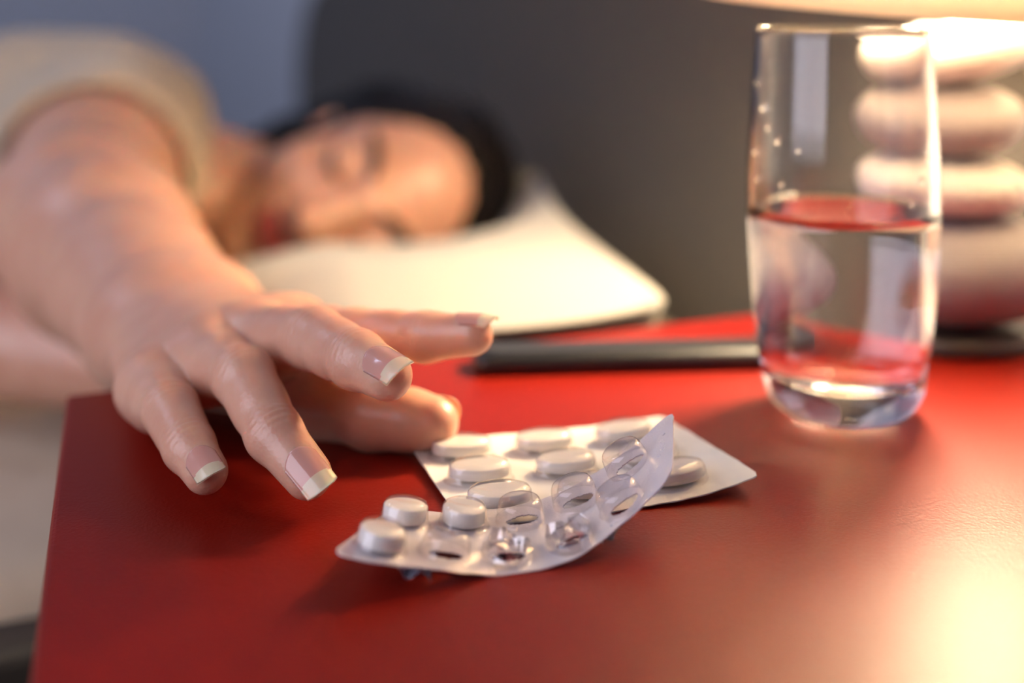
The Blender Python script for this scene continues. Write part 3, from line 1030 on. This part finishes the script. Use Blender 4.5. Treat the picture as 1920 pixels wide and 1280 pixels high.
Y_CUT = 0.4700
V1, Q1 = mesh_sdf(right_arm, R(-0.160, 0.31, -0.150), R(0.008, 0.4660, -0.075), 0.0006)
V1b, Q1b = mesh_sdf(right_arm, R(-0.345, Y_CUT, -0.185), R(-0.05, 0.86, -0.035), 0.0014)
V1, Q1 = np.concatenate([V1, V1b]), np.concatenate([Q1, Q1b + len(V1)])
V2a, Q2a = mesh_sdf(body_sdf, R(-0.55, 0.58, -0.262), R(0.06, 1.10, 0.02), 0.0025)
V2b, Q2b = mesh_sdf(body_sdf, R(-1.64, 0.36, -0.262), R(-0.545, 1.10, 0.02), 0.006)
# keep only the shoulder end of the torso grid's arm stub: it overlaps the arm inside the sleeve
VV = np.concatenate([V1, V2a, V2b]); QQ = np.concatenate([Q1, Q2a + len(V1), Q2b + len(V1) + len(V2a)])
VV[:, 2] = np.maximum(VV[:, 2], MZ + 0.0005 * (VV[:, 1] > 0.5))
me = npobj_mesh('body', VV, QQ)
bmj = bmesh.new()
bmj.from_mesh(me)
rim_ = [e for e in bmj.edges if e.is_boundary and e.verts[0].co.x > -0.22 and abs(e.verts[0].co.y - Y_CUT) < 0.008 and abs(e.verts[1].co.y - Y_CUT) < 0.008
        and CAM_Z - 0.16 < e.verts[0].co.z < CAM_Z - 0.09]
bmesh.ops.bridge_loops(bmj, edges=rim_)                 # close the ring at the wrist
bmj.to_mesh(me)
bmj.free()
VV = np.array([v.co[:] for v in me.vertices])
hq = to_head(VV.astype(np.float32))
mask = np.zeros(len(VV), np.float32)
lipd = np.minimum(ellip(hq, (0, .094, -.061), (.025, .012, .0062)), ellip(hq, (0, .093, -.0705), (.021, .012, .0078)))
mask = np.clip(1 - lipd / 0.002, 0, 1).astype(np.float32)
at = me.attributes.new('lips', 'FLOAT', 'POINT')
at.data.foreach_set('value', mask)
link_mesh('body', me, M['skin'], person)

# fingernails
def nail(f, n, length, back, R_, half, drop):
    j = FING[f]
    c = j[3]
    ax = (j[3] - j[2]).normalized()
    n = Vector(n); n = (n - ax * n.dot(ax)).normalized()
    b = ax.cross(n)
    ni, nj = 22, 18
    vs, fs, tips = [], [], []
    r3, r2, L = RAD[f][3], RAD[f][2] * .985, (j[3] - j[2]).length
    for lay in (0, 1):
        for i in range(ni + 1):
            for k in range(nj + 1):
                w_ = k / nj * 2 - 1
                s0 = -back + 0.0028 * w_ * w_
                s1 = length - back - 0.0016 * abs(w_) ** 2.4
                s = s0 + (s1 - s0) * i / ni
                rr = r3 + (r2 - r3) * max(0, -s) / L if s < 0 else r3
                h = rr + 0.00030 - drop * (max(0, s) / 0.01) ** 2 - 0.0009 * (i == 0)
                Rc = R_ * (1 - 0.03 * i / ni)
                phi = w_ * half
                pos = c + ax * s + n * (h - Rc + Rc * math.cos(phi) - (0.0004 if lay else 0)) + b * Rc * math.sin(phi)
                vs.append(pos)
    st = (ni + 1) * (nj + 1)
    g = lambda l, i, k: l * st + i * (nj + 1) + k
    for i in range(ni):
        for k in range(nj):
            w_ = (k + .5) / nj * 2 - 1
            tip = 1 if i / ni > 0.66 - 0.07 * (1 - w_ * w_) + 0.05 else 0
            fs.append([g(0, i, k), g(0, i + 1, k), g(0, i + 1, k + 1), g(0, i, k + 1)]); tips.append(tip)
            fs.append([g(1, i, k), g(1, i, k + 1), g(1, i + 1, k + 1), g(1, i + 1, k)]); tips.append(tip)
    for i in range(ni):
        for k in (0, nj):
            fs.append([g(0, i, k), g(1, i, k), g(1, i + 1, k), g(0, i + 1, k)]); tips.append(1 if i / ni > .66 else 0)
    for k in range(nj):
        for i in (0, ni):
            fs.append([g(0, i, k), g(0, i, k + 1), g(1, i, k + 1), g(1, i, k)]); tips.append(1 if i else 0)
    o = pyobj('fingernail', vs, fs, [M['nail'], M['nail_tip']], person)
    o.data.polygons.foreach_set('material_index', tips)
nail('ring', (0.22, -0.80, 0.42), .0148, .0052, .0062, .88, .0008)
nail('pinky', (0.25, -0.80, 0.45), .0118, .0040, .0055, .88, .0008)
nail('middle', (-0.05, -0.62, 0.80), .0146, .0052, .0063, .88, .0010)
nail('index', (0.0, -0.05, 1.0), .0128, .0045, .0060, .85, .0022)
nail('thumb', (0.10, 1.0, 0.45), .0135, .0075, .0078, .74, .0020)

# brows and lashes
def strip(name, pts, r, m):
    bm = bmesh.new()
    rings = []
    n = len(pts)
    for i, (x, y, z) in enumerate(pts):
        k = r * (0.35 + 0.65 * math.sin(PI * (i + .5) / n))
        c = head_w(x, y, z)
        rings.append([bm.verts.new(c + HU * k * math.cos(t) + HF * k * .6 * math.sin(t)) for t in [2 * PI * q / 8 for q in range(8)]])
    for a, b in zip(rings, rings[1:]):
        for q in range(8):
            bm.faces.new((a[q], a[(q + 1) % 8], b[(q + 1) % 8], b[q]))
    bm.faces.new(rings[0][::-1]); bm.faces.new(rings[-1])
    bmesh.ops.recalc_face_normals(bm, faces=bm.faces[:])
    obj(name, bm, m, person)
for s in (-1, 1):
    strip('eyebrow', [((.013 + .036 * t) * s, .0945 - .021 * t * t - .004 * t, .019 + .008 * math.sin(PI * t * .75)) for t in [k / 8 for k in range(9)]], .0046, M['brow'])
    strip('eyelashes', [((.018 + .028 * t) * s, .0895 - .008 * (2 * t - 1) ** 2, -.0045 - .003 * math.sin(PI * t)) for t in [k / 8 for k in range(9)]], .0030, M['brow'])

# hair
def hair_sdf(p):
    q = to_head(p)
    d = ellip(q, (0, -.022, .028), (.0775, .096, .082))
    d = smin(d, cone(q, (.060, -.030, .01), (.064, -.045, -.205), .036, .024), .03)       # swept back over the upper ear
    d = smin(d, cone(q, (-.02, -.08, .03), (-.05, -.10, -.06), .045, .030), .03)
    ang = np.arctan2(q[:, 0], q[:, 2])
    d = d + np.clip((.03 - q[:, 1]) / .06, .12, 1) * (0.0016 * np.sin(ang * 26 + q[:, 1] * 60) + 0.0012 * np.sin(ang * 61 + 2))
    # the face stays clear: an oval opening in front of the hairline
    face = ellip(q, (0, .115, -.030), (.069, .105, .100))
    d = smax(d, -face, .006)
    out = d * HS
    # locks falling to the pillow beyond the crown
    for k, (x, y, z, r) in enumerate(((.03, -.05, .072, .020), (-.02, -.05, .076, .022), (-.05, -.03, .06, .022))):
        a = head_w(x, y, z)
        b = a + Vector((.022 + .008 * k, .03 * k - .01, -.040))
        b.z = max(b.z, CAM_Z - 0.165)
        out = smin(out, cone(p, a, b, r, r * .45), .02)
    return out
Vh, Qh = mesh_sdf(hair_sdf, R(-0.27, 0.76, -0.25), R(0.13, 1.12, 0.04), 0.0025)
Vh[:, 2] = np.maximum(Vh[:, 2], MZ + 0.004)
link_mesh('hair', npobj_mesh('hair', Vh, Qh), M['hair'], person)

# t-shirt
HEM = ELB.lerp(SHO, .46)
SL_IN = ELB.lerp(SHO, .30)
def shirt_sdf(p):
    d = torso_sdf(p) - 0.010
    d = smin(d, cone(p, L_SHO, L_SHO.lerp(L_ELB, .55), .056, .050), .03)
    sl = cone(p, SHO, HEM, .068, .064)
    d = smin(d, sl, .03)
    fold = 0.0022 * np.sin(p[:, 0] * 70 + p[:, 1] * 55) * np.sin(p[:, 2] * 60 + p[:, 1] * 25)
    d = d + fold
    inner = cone(p, ELB.lerp(SHO, .80), SL_IN, .0545, .0555)
    d = smax(d, -inner, .003)
    ax = V3((HEM - SHO).normalized())
    cut = (p - V3(HEM)) @ ax                            # open end of the sleeve
    near_arm = cone(p, HEM, ELB, .12, .12)
    d = np.where(near_arm < 0, smax(d, cut, .003), d)
    d = smax(d, -(cone(p, NECK_T, NECK_B, .056, .062)), .006)
    d = smax(d, (V3(PELV)[0] + 0.06) - p[:, 0], .01)
    return d
Vs, Qs = mesh_sdf(shirt_sdf, R(-0.78, 0.64, -0.262), R(-0.13, 1.08, 0.01), 0.0028)
Vs[:, 2] = np.maximum(Vs[:, 2], MZ + 0.0008)
link_mesh('t_shirt', npobj_mesh('t_shirt', Vs, Qs), M['shirt'], person)

# pyjama trousers
def trouser_sdf(p):
    d = cone(p, PELV, WAIST.lerp(PELV, .75), .101, .098)
    for sg, (kn, an) in ((1, (R(-1.14, .80, -.155), R(-1.50, .62, -.185))), (-1, (R(-1.13, .62, -.165), R(-1.50, .50, -.190)))):
        hp = PELV + Vector((-.02, .03 * sg, -.01))
        d = smin(d, cone(p, hp, kn, .092, .066), .03)
        d = smin(d, cone(p, kn, kn.lerp(an, .85), .064, .050), .02)
    return d + 0.003 * np.sin(p[:, 0] * 40 + p[:, 1] * 60)
Vt, Qt = mesh_sdf(trouser_sdf, R(-1.60, 0.38, -0.262), R(-0.66, 1.05, 0.0), 0.006)
Vt[:, 2] = np.maximum(Vt[:, 2], MZ + 0.0008)
link_mesh('trousers', npobj_mesh('trousers', Vt, Qt), M['trousers'], person)
